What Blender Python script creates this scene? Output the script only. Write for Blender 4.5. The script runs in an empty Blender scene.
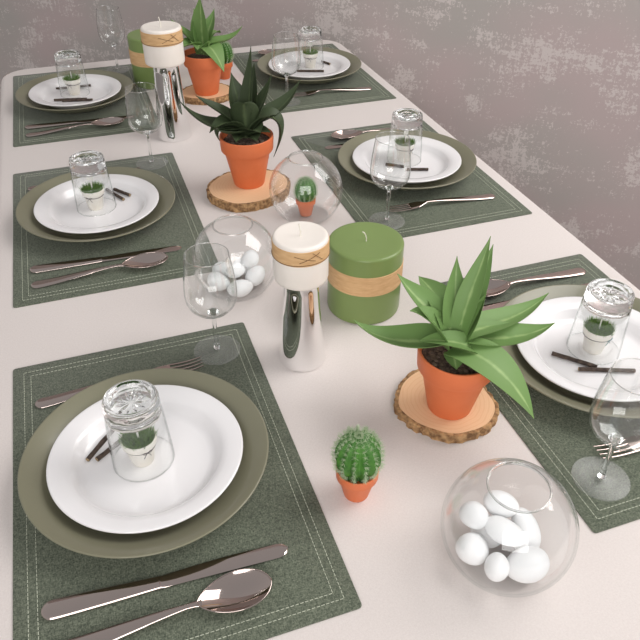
import bpy, bmesh, math, random
from math import sin, cos, pi, radians as R
from mathutils import Vector, Matrix

random.seed(7)
S = bpy.context.scene
COL = S.collection
TZ = 0.75            # height of the table top (cloth surface)
MT = 0.002           # placemat thickness

# ------------------------------------------------------------------ materials
def srgb(r, g, b):
    def f(c):
        c /= 255.0
        return c / 12.92 if c <= 0.04045 else ((c + 0.055) / 1.055) ** 2.4
    return (f(r), f(g), f(b), 1.0)

def new_mat(name):
    m = bpy.data.materials.new(name); m.use_nodes = True
    nt = m.node_tree
    return m, nt, nt.nodes['Principled BSDF'], nt.nodes['Material Output']

def N(nt, kind, **kw):
    n = nt.nodes.new(kind)
    for k, v in kw.items():
        if k in n.inputs: n.inputs[k].default_value = v
        else: setattr(n, k, v)
    return n

def ramp(nt, stops, interp='LINEAR'):
    n = nt.nodes.new('ShaderNodeValToRGB'); cr = n.color_ramp; cr.interpolation = interp
    while len(cr.elements) < len(stops): cr.elements.new(0.5)
    for e, (p, c) in zip(cr.elements, stops): e.position = p; e.color = c
    return n

def simple(name, col, rough=0.5, metallic=0.0, spec=0.5, coat=0.0, noise=None, bump=None, sss=0.0):
    """plain procedural material; noise=(scale, second colour), bump=(scale, strength, distance)"""
    m, nt, b, o = new_mat(name)
    b.inputs['Base Color'].default_value = col
    b.inputs['Roughness'].default_value = rough
    b.inputs['Metallic'].default_value = metallic
    b.inputs['Specular IOR Level'].default_value = spec
    b.inputs['Coat Weight'].default_value = coat
    if sss:
        b.inputs['Subsurface Weight'].default_value = sss
        b.inputs['Subsurface Radius'].default_value = (0.01, 0.008, 0.006)
    tc = N(nt, 'ShaderNodeTexCoord')
    if noise:
        n = N(nt, 'ShaderNodeTexNoise', Scale=noise[0], Detail=4.0)
        nt.links.new(tc.outputs['Object'], n.inputs['Vector'])
        r = ramp(nt, [(0.35, col), (0.65, noise[1])])
        nt.links.new(n.outputs['Fac'], r.inputs['Fac'])
        nt.links.new(r.outputs['Color'], b.inputs['Base Color'])
    if bump:
        n = N(nt, 'ShaderNodeTexNoise', Scale=bump[0], Detail=3.0)
        nt.links.new(tc.outputs['Object'], n.inputs['Vector'])
        bp = N(nt, 'ShaderNodeBump', Strength=bump[1], Distance=bump[2])
        nt.links.new(n.outputs['Fac'], bp.inputs['Height'])
        nt.links.new(bp.outputs['Normal'], b.inputs['Normal'])
    return m

def thin_glass(name, tint=(0.985, 0.99, 0.988, 1), lo=0.05, hi=0.65, power=3.6, edge=(0.58, 0.61, 0.60, 1), gr=0.01):
    """thin-walled clear glass: see-through, mirror-like towards grazing angles"""
    m, nt, b, o = new_mat(name)
    nt.nodes.remove(b)
    tr = N(nt, 'ShaderNodeBsdfTransparent', Color=tint)
    gl = N(nt, 'ShaderNodeBsdfGlossy', Roughness=gr, Color=(1, 1, 1, 1))
    lw = N(nt, 'ShaderNodeLayerWeight', Blend=0.5)
    pw = N(nt, 'ShaderNodeMath', operation='POWER'); pw.inputs[1].default_value = power
    ma = N(nt, 'ShaderNodeMath', operation='MULTIPLY_ADD'); ma.inputs[1].default_value = hi; ma.inputs[2].default_value = lo
    mx = N(nt, 'ShaderNodeMixShader')
    rg = ramp(nt, [(0.0, tint), (0.72, tint), (0.93, edge), (1.0, edge)])
    nt.links.new(lw.outputs['Facing'], rg.inputs['Fac']); nt.links.new(rg.outputs['Color'], tr.inputs['Color'])
    nt.links.new(lw.outputs['Facing'], pw.inputs[0]); nt.links.new(pw.outputs[0], ma.inputs[0])
    nt.links.new(ma.outputs[0], mx.inputs['Fac'])
    nt.links.new(tr.outputs[0], mx.inputs[1]); nt.links.new(gl.outputs[0], mx.inputs[2])
    nt.links.new(mx.outputs[0], o.inputs['Surface'])
    return m

def solid_glass(name, col=(0.96, 0.97, 0.97, 1), rough=0.0):
    m, nt, b, o = new_mat(name)
    b.inputs['Base Color'].default_value = col
    b.inputs['Roughness'].default_value = rough
    b.inputs['IOR'].default_value = 1.45
    b.inputs['Transmission Weight'].default_value = 1.0
    return m

def fabric(name, c1, c2, scale, bump):
    m, nt, b, o = new_mat(name)
    b.inputs['Roughness'].default_value = 0.9
    b.inputs['Specular IOR Level'].default_value = 0.2
    b.inputs['Sheen Weight'].default_value = 0.15
    tc = N(nt, 'ShaderNodeTexCoord')
    mp = N(nt, 'ShaderNodeMapping'); mp.inputs['Scale'].default_value = (scale, scale * 3.0, scale)
    mq = N(nt, 'ShaderNodeMapping'); mq.inputs['Scale'].default_value = (scale * 3.0, scale, scale)
    n1 = N(nt, 'ShaderNodeTexNoise', Scale=1.0, Detail=2.0); n2 = N(nt, 'ShaderNodeTexNoise', Scale=1.0, Detail=2.0)
    for a, n in ((mp, n1), (mq, n2)):
        nt.links.new(tc.outputs['Object'], a.inputs['Vector']); nt.links.new(a.outputs[0], n.inputs['Vector'])
    ad = N(nt, 'ShaderNodeMath', operation='ADD')
    nt.links.new(n1.outputs['Fac'], ad.inputs[0]); nt.links.new(n2.outputs['Fac'], ad.inputs[1])
    hf = N(nt, 'ShaderNodeMath', operation='MULTIPLY'); hf.inputs[1].default_value = 0.5
    nt.links.new(ad.outputs[0], hf.inputs[0])
    r = ramp(nt, [(0.36, c1), (0.64, c2)])
    nt.links.new(hf.outputs[0], r.inputs['Fac']); nt.links.new(r.outputs['Color'], b.inputs['Base Color'])
    bp = N(nt, 'ShaderNodeBump', Strength=bump, Distance=0.001)
    nt.links.new(hf.outputs[0], bp.inputs['Height']); nt.links.new(bp.outputs['Normal'], b.inputs['Normal'])
    return m

def wall_material():
    m, nt, b, o = new_mat('worn_plaster')
    b.inputs['Roughness'].default_value = 0.85
    b.inputs['Specular IOR Level'].default_value = 0.2
    tc = N(nt, 'ShaderNodeTexCoord')
    def noise(sx, sz, detail, rough=0.6, dist=0.0, off=0.0):
        mp = N(nt, 'ShaderNodeMapping'); mp.inputs['Scale'].default_value = (sx, 1, sz)
        mp.inputs['Location'].default_value = (off, 0, off * 0.7)
        n = N(nt, 'ShaderNodeTexNoise', Scale=1.0, Detail=detail, Roughness=rough, Distortion=dist)
        nt.links.new(tc.outputs['Object'], mp.inputs['Vector']); nt.links.new(mp.outputs[0], n.inputs['Vector'])
        return n.outputs['Fac']
    def M(op, a, b2):
        n = N(nt, 'ShaderNodeMath', operation=op)
        for i, v in enumerate((a, b2)):
            if isinstance(v, (int, float)): n.inputs[i].default_value = v
            else: nt.links.new(v, n.inputs[i])
        return n.outputs[0]
    # grey to dusty pink drift
    base = ramp(nt, [(0.40, srgb(183, 178, 174)), (0.60, srgb(194, 179, 178))])
    nt.links.new(noise(1.6, 2.2, 2.0, off=3.1), base.inputs['Fac'])
    # broad clusters, strokes along and across, fine crumbs
    clus = noise(4.6, 9.0, 3.0, 0.6, off=2.6)
    hor = noise(11.0, 48.0, 4.0, 0.75, off=5.2)
    ver = noise(60.0, 17.0, 3.0, 0.75, off=8.4)
    fine = noise(130.0, 130.0, 2.0, 0.8)
    v = M('ADD', M('MULTIPLY', clus, 0.95), M('ADD', M('MULTIPLY', hor, 0.62), M('MULTIPLY', ver, 0.6)))
    v = M('ADD', v, M('MULTIPLY', fine, 0.75))
    mask = ramp(nt, [(0.0, (0, 0, 0, 1)), (1.0, (1, 1, 1, 1))])
    k = N(nt, 'ShaderNodeMapRange'); k.inputs['From Min'].default_value = 1.545; k.inputs['From Max'].default_value = 1.575
    nt.links.new(v, k.inputs['Value'])
    mix = N(nt, 'ShaderNodeMix', data_type='RGBA')
    fac = M('MULTIPLY', k.outputs['Result'], 0.75)
    nt.links.new(fac, mix.inputs['Factor'])
    nt.links.new(base.outputs['Color'], mix.inputs[6]); mix.inputs[7].default_value = srgb(220, 212, 209)
    nt.links.new(mix.outputs[2], b.inputs['Base Color'])
    bp = N(nt, 'ShaderNodeBump', Strength=0.15, Distance=0.002)
    nt.links.new(v, bp.inputs['Height']); nt.links.new(bp.outputs['Normal'], b.inputs['Normal'])
    return m

def wood_face():
    m, nt, b, o = new_mat('sawn_wood')
    b.inputs['Roughness'].default_value = 0.7
    tc = N(nt, 'ShaderNodeTexCoord')
    w = N(nt, 'ShaderNodeTexWave', wave_type='RINGS', rings_direction='Z')
    w.inputs['Scale'].default_value = 55.0; w.inputs['Distortion'].default_value = 5.0; w.inputs['Detail'].default_value = 3.0
    w.inputs['Detail Scale'].default_value = 0.6
    nt.links.new(tc.outputs['Object'], w.inputs['Vector'])
    r = ramp(nt, [(0.0, srgb(232, 190, 148)), (0.6, srgb(238, 199, 158)), (1.0, srgb(235, 195, 153))])
    nt.links.new(w.outputs['Fac'], r.inputs['Fac']); nt.links.new(r.outputs['Color'], b.inputs['Base Color'])
    return m

def leaf_material(name, edge, mid):
    m, nt, b, o = new_mat(name)
    b.inputs['Roughness'].default_value = 0.5
    b.inputs['Specular IOR Level'].default_value = 0.3
    b.inputs['Subsurface Weight'].default_value = 0.0
    at = N(nt, 'ShaderNodeUVMap'); at.uv_map = 'leaf'
    sp = N(nt, 'ShaderNodeSeparateXYZ'); nt.links.new(at.outputs['UV'], sp.inputs[0])
    tc = N(nt, 'ShaderNodeTexCoord')
    n = N(nt, 'ShaderNodeTexNoise', Scale=60.0, Detail=3.0); nt.links.new(tc.outputs['Object'], n.inputs['Vector'])
    ad = N(nt, 'ShaderNodeMath', operation='MULTIPLY_ADD'); ad.inputs[1].default_value = 0.35
    nt.links.new(n.outputs['Fac'], ad.inputs[0]); nt.links.new(sp.outputs['X'], ad.inputs[2])
    # x: 0 on the midrib, 1 on the leaf edge
    r = ramp(nt, [(0.15, mid), (0.34, edge), (1.25 / 1.35, edge)])
    nt.links.new(ad.outputs[0], r.inputs['Fac']); nt.links.new(r.outputs['Color'], b.inputs['Base Color'])
    return m

def band_material():
    m, nt, b, o = new_mat('cork_band')
    b.inputs['Roughness'].default_value = 0.75
    tc = N(nt, 'ShaderNodeTexCoord')
    mp = N(nt, 'ShaderNodeMapping'); mp.inputs['Scale'].default_value = (70, 70, 320)
    n = N(nt, 'ShaderNodeTexNoise', Scale=1.0, Detail=4.0)
    nt.links.new(tc.outputs['Object'], mp.inputs['Vector']); nt.links.new(mp.outputs[0], n.inputs['Vector'])
    r = ramp(nt, [(0.3, srgb(208, 166, 118)), (0.7, srgb(224, 186, 138))])
    nt.links.new(n.outputs['Fac'], r.inputs['Fac']); nt.links.new(r.outputs['Color'], b.inputs['Base Color'])
    return m

M_ = dict(
    wall=wall_material(),
    floor=simple('floor_concrete', srgb(150, 142, 138), 0.7, noise=(3.0, srgb(160, 150, 146))),
    cloth=fabric('table_linen', srgb(216, 207, 203), srgb(224, 216, 212), 300, 0.25),
    mat=fabric('green_felt', srgb(66, 73, 62), srgb(121, 127, 110), 330, 0.7),
    thread=simple('stitch_thread', srgb(205, 208, 190), 0.8, noise=(200, srgb(190, 195, 175))),
    charger=simple('olive_glaze', srgb(126, 124, 103), 0.30, coat=0.15, noise=(9, srgb(129, 127, 106))),
    plate=simple('white_porcelain', srgb(238, 236, 237), 0.16, coat=0.3, noise=(5, srgb(240, 238, 239))),
    steel=simple('polished_steel', (0.57, 0.475, 0.44, 1), 0.07, metallic=1.0, noise=(20, (0.55, 0.46, 0.425, 1))),
    chrome=simple('mirror_chrome', (0.93, 0.93, 0.93, 1), 0.015, metallic=1.0, noise=(9, (0.92, 0.92, 0.92, 1))),
    terra=simple('terracotta', srgb(224, 122, 77), 0.5, spec=0.35, noise=(30, srgb(219, 117, 72)), bump=(250, 0.08, 0.001)),
    soil=simple('dark_soil', srgb(60, 46, 38), 0.95, noise=(220, srgb(110, 92, 78)), bump=(300, 0.9, 0.003)),
    gravel=simple('pot_gravel', srgb(84, 68, 58), 0.8, noise=(60, srgb(130, 112, 98))),
    leaf=leaf_material('aloe_skin', srgb(114, 146, 85), srgb(156, 182, 120)),
    leaf_dark=leaf_material('dark_aloe_skin', srgb(62, 74, 50), srgb(86, 100, 68)),
    cactus=simple('cactus_skin', srgb(52, 104, 34), 0.55, noise=(120, srgb(80, 136, 50))),
    spine=simple('cactus_spines', srgb(196, 208, 178), 0.7, noise=(80, srgb(170, 190, 150))),
    grass=simple('moss_grass', srgb(66, 108, 34), 0.8, noise=(300, srgb(116, 156, 66))),
    potw=simple('white_glazed_clay', srgb(244, 240, 234), 0.4, noise=(30, srgb(232, 225, 212))),
    twine=simple('dark_twine', srgb(62, 56, 56), 0.9, noise=(300, srgb(90, 80, 78))),
    ribbon=simple('teal_ribbon', srgb(28, 104, 108), 0.6, noise=(200, srgb(40, 120, 120))),
    card=simple('white_card', srgb(245, 243, 238), 0.6, noise=(40, srgb(240, 238, 232))),
    twig=simple('twig_bark', srgb(50, 38, 33), 0.85, noise=(160, srgb(88, 74, 64)), bump=(250, 0.8, 0.002)),
    twig_end=simple('twig_cut', srgb(150, 130, 100), 0.8, noise=(300, srgb(120, 102, 78))),
    bark=simple('tree_bark', srgb(118, 86, 56), 0.9, noise=(130, srgb(196, 156, 110)), bump=(160, 1.0, 0.004)),
    wood=wood_face(),
    wax_green=simple('green_wax', srgb(126, 147, 88), 0.30, spec=0.45, noise=(14, srgb(123, 144, 85)), sss=0.0),
    wax_white=simple('cream_wax', srgb(244, 237, 229), 0.42, noise=(20, srgb(241, 233, 224)), bump=(40, 0.1, 0.001)),
    band=band_material(),
    wick=simple('cotton_wick', srgb(235, 232, 222), 0.8, noise=(200, srgb(222, 216, 200))),
    pebble=simple('white_stone', srgb(246, 246, 246), 0.5, noise=(18, srgb(240, 241, 242))),
    glass=thin_glass('clear_glass'),
    bowlglass=thin_glass('bowl_glass', tint=(0.994, 0.997, 0.997, 1), lo=0.04, hi=0.75, power=3.2, edge=(0.74, 0.78, 0.77, 1)),
    footglass=thin_glass('foot_glass', tint=(0.97, 0.975, 0.97, 1), lo=0.08, hi=0.3, power=3.0, gr=0.5),
    solid=solid_glass('solid_glass'),
    wood_leg=simple('table_leg_wood', srgb(150, 110, 75), 0.6, noise=(12, srgb(130, 92, 60))),
)

# ------------------------------------------------------------------ mesh helpers
class MB:
    def __init__(s): s.v = []; s.f = []; s.mi = []; s.uv = None
    def add(s, vs, fs, mi=0):
        o = len(s.v); s.v += [tuple(v) for v in vs]
        s.f += [tuple(i + o for i in f) for f in fs]; s.mi += [mi] * len(fs)
        return s
    def build(s, name, mat, parent=None, smooth=True, angle=38, loc=None):
        me = bpy.data.meshes.new(name); me.from_pydata(s.v, [], s.f)
        for m in (mat if isinstance(mat, (list, tuple)) else [mat]): me.materials.append(m)
        me.polygons.foreach_set('material_index', s.mi)
        me.polygons.foreach_set('use_smooth', [smooth] * len(me.polygons))
        if s.uv:
            l = me.uv_layers.new(name='leaf')
            for lp in me.loops: l.data[lp.index].uv = s.uv[lp.vertex_index]
        bm = bmesh.new(); bm.from_mesh(me)
        bmesh.ops.recalc_face_normals(bm, faces=bm.faces); bm.to_mesh(me); bm.free()
        me.update()
        if smooth: me.set_sharp_from_angle(angle=R(angle))
        o = bpy.data.objects.new(name, me); COL.objects.link(o)
        if parent: o.parent = parent
        if loc: o.location = loc
        return o

def lathe(prof, seg=48, mb=None, c=(0, 0), mi=0, closed=False, rfun=None):
    """prof: (r, z) pairs; r == 0 makes a pole; closed joins last ring to the first"""
    mb = mb or MB(); vs = []; rings = []
    for r, z in prof:
        if r < 1e-6: rings.append([len(vs)]); vs.append((c[0], c[1], z))
        else:
            rings.append(list(range(len(vs), len(vs) + seg)))
            for i in range(seg):
                a = 2 * pi * i / seg; rr = r * (rfun(a, z) if rfun else 1)
                vs.append((c[0] + rr * cos(a), c[1] + rr * sin(a), z))
    fs = []
    pairs = list(zip(rings, rings[1:])) + ([(rings[-1], rings[0])] if closed else [])
    for A, B in pairs:
        if len(A) == 1 and len(B) == 1: continue
        for i in range(seg):
            j = (i + 1) % seg
            if len(A) == 1: fs.append((A[0], B[i], B[j]))
            elif len(B) == 1: fs.append((A[i], A[j], B[0]))
            else: fs.append((A[i], A[j], B[j], B[i]))
    return mb.add(vs, fs, mi)

def arc(cx, cz, r, a0, a1, n):
    return [(cx + r * cos(R(a0 + (a1 - a0) * i / n)), cz + r * sin(R(a0 + (a1 - a0) * i / n))) for i in range(n + 1)]

def tube(pts, rad, seg=8, mb=None, caps=True, mi=0, endmi=None, jit=0.0):
    mb = mb or MB(); pts = [Vector(p) for p in pts]; n = len(pts)
    rads = rad if isinstance(rad, (list, tuple)) else [rad] * n
    vs = []; fs = []; up = Vector((0, 0, 1)); prev = None
    for i, p in enumerate(pts):
        t = (pts[min(i + 1, n - 1)] - pts[max(i - 1, 0)]).normalized()
        if prev is None:
            x = t.cross(up)
            if x.length < 0.05: x = t.cross(Vector((1, 0, 0)))
        else: x = prev - t * prev.dot(t)
        x.normalize(); prev = x; y = t.cross(x)
        for k in range(seg):
            a = 2 * pi * k / seg; rr = rads[i] * (1 + jit * random.uniform(-1, 1))
            vs.append(p + (x * cos(a) + y * sin(a)) * rr)
    for i in range(n - 1):
        for k in range(seg):
            a, b = i * seg + k, i * seg + (k + 1) % seg
            fs.append((a, b, b + seg, a + seg))
    mb.add(vs, fs, mi)
    if caps:
        o = len(mb.v) - len(vs)
        e = mi if endmi is None else endmi
        mb.f.append(tuple(o + k for k in range(seg))); mb.mi.append(e)
        mb.f.append(tuple(o + (n - 1) * seg + k for k in range(seg))); mb.mi.append(e)
    return mb

def box(x0, x1, y0, y1, z0, z1, mb=None):
    mb = mb or MB()
    vs = [(x, y, z) for z in (z0, z1) for x, y in ((x0, y0), (x1, y0), (x1, y1), (x0, y1))]
    return mb.add(vs, [(0, 1, 2, 3), (4, 5, 6, 7), (0, 1, 5, 4), (1, 2, 6, 5), (2, 3, 7, 6), (3, 0, 4, 7)])

def rrect(hx, hy, r, n=5):
    """rounded rectangle outline, counter-clockwise"""
    out = []
    for cx, cy, a0 in ((hx - r, hy - r, 0), (-hx + r, hy - r, 90), (-hx + r, -hy + r, 180), (hx - r, -hy + r, 270)):
        for i in range(n + 1):
            a = R(a0 + 90 * i / n); out.append((cx + r * cos(a), cy + r * sin(a)))
    return out

def slab(outline, levels, mb=None, cap=True):
    """stack of outlines; levels: (inset function, z)"""
    mb = mb or MB(); n = len(outline[0]); vs = []; fs = []
    for ring, z in zip(outline, levels):
        vs += [(x, y, z) for x, y in ring]
    for k in range(len(levels) - 1):
        for i in range(n):
            j = (i + 1) % n
            fs.append((k * n + i, k * n + j, (k + 1) * n + j, (k + 1) * n + i))
    if cap:
        fs.append(tuple(range(n))); fs.append(tuple((len(levels) - 1) * n + i for i in range(n)))
    return mb.add(vs, fs)

def loft(stations, mb=None, seg=14, power=0.8):
    """bar along +x: stations (x, half width, half thickness, z centre, y centre)"""
    mb = mb or MB(); vs = []; fs = []
    for x, hw, ht, zc, yc in stations:
        for k in range(seg):
            a = 2 * pi * k / seg; c, s = cos(a), sin(a)
            vs.append((x, yc + hw * math.copysign(abs(c) ** power, c), zc + ht * math.copysign(abs(s) ** power, s)))
    for i in range(len(stations) - 1):
        for k in range(seg):
            a, b = i * seg + k, i * seg + (k + 1) % seg
            fs.append((a, b, b + seg, a + seg))
    fs.append(tuple(range(seg))); fs.append(tuple((len(stations) - 1) * seg + k for k in range(seg)))
    return mb.add(vs, fs)

def empty(name, loc=(0, 0, 0), rz=0.0):
    o = bpy.data.objects.new(name, None); COL.objects.link(o)
    o.location = loc; o.rotation_euler = (0, 0, rz); o.empty_display_size = 0.02
    return o

def tag(o, label, cat, group=None):
    o['label'] = label; o['category'] = cat
    if group: o['group'] = group
    return o

def copy_tree(root, loc, rz=0.0, label=None, scale=None):
    r = root.copy(); COL.objects.link(r); r.location = loc; r.rotation_euler = (0, 0, rz)
    if scale: r.scale = (scale,) * 3
    if label: r['label'] = label
    for ch in list(root.children):
        c = ch.copy(); COL.objects.link(c); c.parent = r
        for g in list(ch.children):
            d = g.copy(); COL.objects.link(d); d.parent = c
    return r

def place(proto, used, loc, rz=0.0, label=None, scale=None):
    """first call uses the built thing itself, later calls copy it"""
    if not used:
        used.append(1); proto.location = loc; proto.rotation_euler = (0, 0, rz)
        if scale: proto.scale = (scale,) * 3
        if label: proto['label'] = label
        return proto
    return copy_tree(proto, loc, rz, label, scale)

# ------------------------------------------------------------------ camera
cam = bpy.data.cameras.new('camera'); co = bpy.data.objects.new('camera', cam); COL.objects.link(co)
yaw, pit, roll = 0.3353, 0.6632, 0.0035
fw = Vector((sin(yaw) * cos(pit), cos(yaw) * cos(pit), -sin(pit)))
rt = Vector((cos(yaw), -sin(yaw), 0)); up = rt.cross(fw)
r2 = cos(roll) * rt + sin(roll) * up; u2 = -sin(roll) * rt + cos(roll) * up
mw = Matrix((( r2.x, u2.x, -fw.x, 0.16607), (r2.y, u2.y, -fw.y, -0.47174), (r2.z, u2.z, -fw.z, 0.6559 + TZ), (0, 0, 0, 1)))
co.matrix_world = mw
cam.sensor_width = 36; cam.lens = 697.7 / 640 * 36; cam.clip_start = 0.02; cam.clip_end = 50
S.camera = co

# ------------------------------------------------------------------ room
def structure(o): o['kind'] = 'structure'; return o
WANG = math.atan2(-0.66, 0.75)
wall = structure(box(-3.2, 2.9, 0.0, 0.12, 0.0, 3.2).build('wall_back', M_['wall'], smooth=False))
wall.location = (1.0, 1.77, 0); wall.rotation_euler = (0, 0, WANG)
fl = structure(box(-4, 4.5, -4, 5.0, -0.05, 0.0).build('floor', M_['floor'], smooth=False))

# table under the cloth
TX0, TX1, TY0, TY1 = -0.035, 0.967, -0.47, 1.690
tcx, tcy = (TX0 + TX1) / 2, (TY0 + TY1) / 2
hx, hy = (TX1 - TX0) / 2, (TY1 - TY0) / 2
tb = empty('dining_table', (tcx, tcy, 0))
tag(tb, 'long wooden dining table covered by the pale tablecloth', 'table')
ol = rrect(hx - 0.006, hy - 0.006, 0.06, 6)
slab([ol, ol], [TZ - 0.035, TZ - 0.004]).build('tabletop', M_['wood_leg'], tb, smooth=False)
for sx in (-1, 1):
    for sy in (-1, 1):
        x, y = sx * (hx - 0.08), sy * (hy - 0.08)
        a = rrect(0.022, 0.022, 0.006, 2); b2 = rrect(0.032, 0.032, 0.008, 2)
        slab([[(x + p, y + q) for p, q in a], [(x + p, y + q) for p, q in b2]], [0.0, TZ - 0.035]).build('leg', M_['wood_leg'], tb, angle=30)

def tablecloth():
    n = 24
    def ring(off, wav):
        base = rrect(hx + off, hy + off, 0.075 + off, n // 4 + 2)
        pts = []
        # subdivide the straight runs so that the hem can fold
        for i, p in enumerate(base):
            q = base[(i + 1) % len(base)]
            d = math.hypot(q[0] - p[0], q[1] - p[1]); m = max(1, int(round(d / 0.03))) if d > 0.05 else 1
            for k in range(m):
                t = k / m; pts.append((p[0] + (q[0] - p[0]) * t, p[1] + (q[1] - p[1]) * t))
        return pts
    top = ring(0, 0); rings = []; zs = []
    def scaled(off, amp=0.0):
        out = []
        L = 0.0
        for i, (x, y) in enumerate(top):
            a = top[i - 1]; b = top[(i + 1) % len(top)]
            tx, ty = b[0] - a[0], b[1] - a[1]; l = math.hypot(tx, ty) or 1
            nx, ny = ty / l, -tx / l
            L += l / 2
            w = amp * (sin(L * 21) * 0.6 + sin(L * 37 + 1) * 0.4)
            out.append((x + nx * (off + w), y + ny * (off + w)))
        return out
    r = 0.016
    for k in range(6):
        a = R(90 - 90 * k / 5); rings.append(scaled(-r + r * cos(a) + 0.0)); zs.append(TZ - r + r * sin(a))
    for off, amp, z in ((0.003, 0.002, TZ - 0.06), (0.008, 0.005, TZ - 0.13), (0.014, 0.010, TZ - 0.22), (0.018, 0.013, TZ - 0.30)):
        rings.append(scaled(off, amp)); zs.append(z)
    # thickness: inner copy going back up
    inner = []; izs = []
    for off, amp, z in ((0.015, 0.013, TZ - 0.30), (0.011, 0.010, TZ - 0.22), (0.005, 0.005, TZ - 0.13), (0.000, 0.002, TZ - 0.06), (-0.0025, 0, TZ - r), (-0.006, 0, TZ - 0.003)):
        inner.append(scaled(off, amp)); izs.append(z)
    mb = slab(rings + inner, zs + izs)
    o = mb.build('tablecloth', M_['cloth'], angle=60)
    o.location = (tcx, tcy, 0)
    tag(o, 'pale off-white linen tablecloth covering the whole table', 'tablecloth')
tablecloth()

# ------------------------------------------------------------------ placemat
MX, MY = 0.165, 0.2434
def make_mat():
    def o(d, r): return rrect(MX - d, MY - d, r, 4)
    mt = slab([o(0.0004, .004), o(0, .004), o(0.0, .004), o(0.0006, .004)], [0, 0.0005, MT - 0.0005, MT]).build('placemat', M_['mat'], angle=50)
    st = MB()
    for d in (0.0145, 0.0235):
        for sx in (-1, 1):
            x = sx * (MX - d); n = int((MY - d) * 2 / 0.0050)
            for k in range(n):
                y = -(MY - d) + (k + 0.5) * (2 * (MY - d)) / n
                box(x - .00030, x + .00030, y - .0017, y + .0017, MT - 0.0001, MT + 0.0004, st)
            y = sx * (MY - d); n = int((MX - d) * 2 / 0.0050)
            for k in range(n):
                xx = -(MX - d) + (k + 0.5) * (2 * (MX - d)) / n
                box(xx - .0017, xx + .0017, y - .00030, y + .00030, MT - 0.0001, MT + 0.0004, st)
    s = st.build('stitching', M_['thread'], mt, smooth=False); s['label'] = 'pale double row of stitches'
    return tag(mt, '', 'placemat', 'green stitched placemats')

# ------------------------------------------------------------------ plates
def make_charger():
    p = [(0, 0.0025), (0.070, 0.0025), (0.073, 0.0), (0.080, 0.0), (0.083, 0.0025), (0.092, 0.0035), (0.105, 0.0080), (0.120, 0.0165), (0.1345, 0.0258), (0.1410, 0.0292)]
    p += [(0.1422, 0.0298), (0.1428, 0.0308), (0.1424, 0.0318), (0.1412, 0.0320), (0.1400, 0.0316)]
    p += [(0.1330, 0.0284), (0.118, 0.0205), (0.104, 0.0118), (0.095, 0.0072), (0.088, 0.0054), (0.080, 0.0050), (0, 0.0050)]
    o = lathe(p, 96).build('charger_plate', M_['charger'], angle=60)
    return tag(o, '', 'plate', 'olive charger plates')
def make_plate():
    p = [(0, 0.0028), (0.056, 0.0028), (0.058, 0.0), (0.063, 0.0), (0.065, 0.0028), (0.078, 0.0036), (0.085, 0.0075), (0.0905, 0.0165), (0.098, 0.0195), (0.1095, 0.0222)]
    p += [(0.1118, 0.0230), (0.1125, 0.0243), (0.1118, 0.0255), (0.1100, 0.0256)]
    p += [(0.0965, 0.0232), (0.0895, 0.0212), (0.0862, 0.0182), (0.0815, 0.0100), (0.0765, 0.0065), (0.070, 0.0056), (0, 0.0056)]
    o = lathe(p, 96).build('dinner_plate', M_['plate'], angle=60)
    return tag(o, '', 'plate', 'white dinner plates')

# ------------------------------------------------------------------ cutlery (lies along x, handle end at x=0)
def handle_stations(L, w0, w1, z0, z1, t0=0.0022, t1=0.0018):
    """rounded wide end at x=0 narrowing to w1 at x=L, lying at z0 and rising to z1"""
    st = []
    for k in range(5):
        a = R(90 * k / 4); st.append((w0 * 0.95 * (1 - cos(a)) + 0.0002, max(0.0008, w0 * sin(a)), t0 * (0.35 + 0.65 * sin(a)), t0 + z0, 0))
    for k in range(1, 13):
        t = k / 12; e = t * t * (3 - 2 * t)
        st.append((w0 + (L - w0) * t, w0 + (w1 - w0) * (t ** 1.25), t0 + (t1 - t0) * t, (t0 + z0) + (z1 + t1 - t0 - z0) * e, 0))
    return st
def make_knife():
    r = empty('table_knife')
    loft(handle_stations(0.117, 0.0112, 0.0072, 0.0, 0.0006, 0.0030, 0.0024), power=0.85).build('handle', M_['steel'], r, angle=50)
    st = [(0.1145, 0.0063, 0.0023, 0.0030, 0), (0.120, 0.0074, 0.0015, 0.0028, 0.0)]
    for k in range(1, 21):
        t = 1 - (1 - k / 20) ** 1.3; x = 0.120 + t * 0.132
        hi = 0.0074 + 0.0040 * sin(min(1, t * 1.5) * pi / 2); lo = -0.0070 + 0.0012 * t
        if t > 0.90:
            q = (t - 0.90) / 0.10; s = math.sqrt(max(0, 1 - q * q)); mid = (hi + lo) / 2 + 0.001
            hi = mid + (hi - mid) * s; lo = mid + (lo - mid) * s
        st.append((x, max(0.0006, (hi - lo) / 2), 0.0011 - 0.0006 * t, 0.0026 - 0.0013 * t, (hi + lo) / 2))
    loft(st, power=0.8, seg=12).build('blade', M_['steel'], r, angle=50)
    tube([(0.1155, -0.0070, 0.0030), (0.1158, -0.0035, 0.0056), (0.1160, 0, 0.0059), (0.1158, 0.0035, 0.0056), (0.1155, 0.0070, 0.0030)], 0.0005, 6).build('collar_ring', M_['steel'], r)
    return tag(r, '', 'knife', 'table knives')
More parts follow.
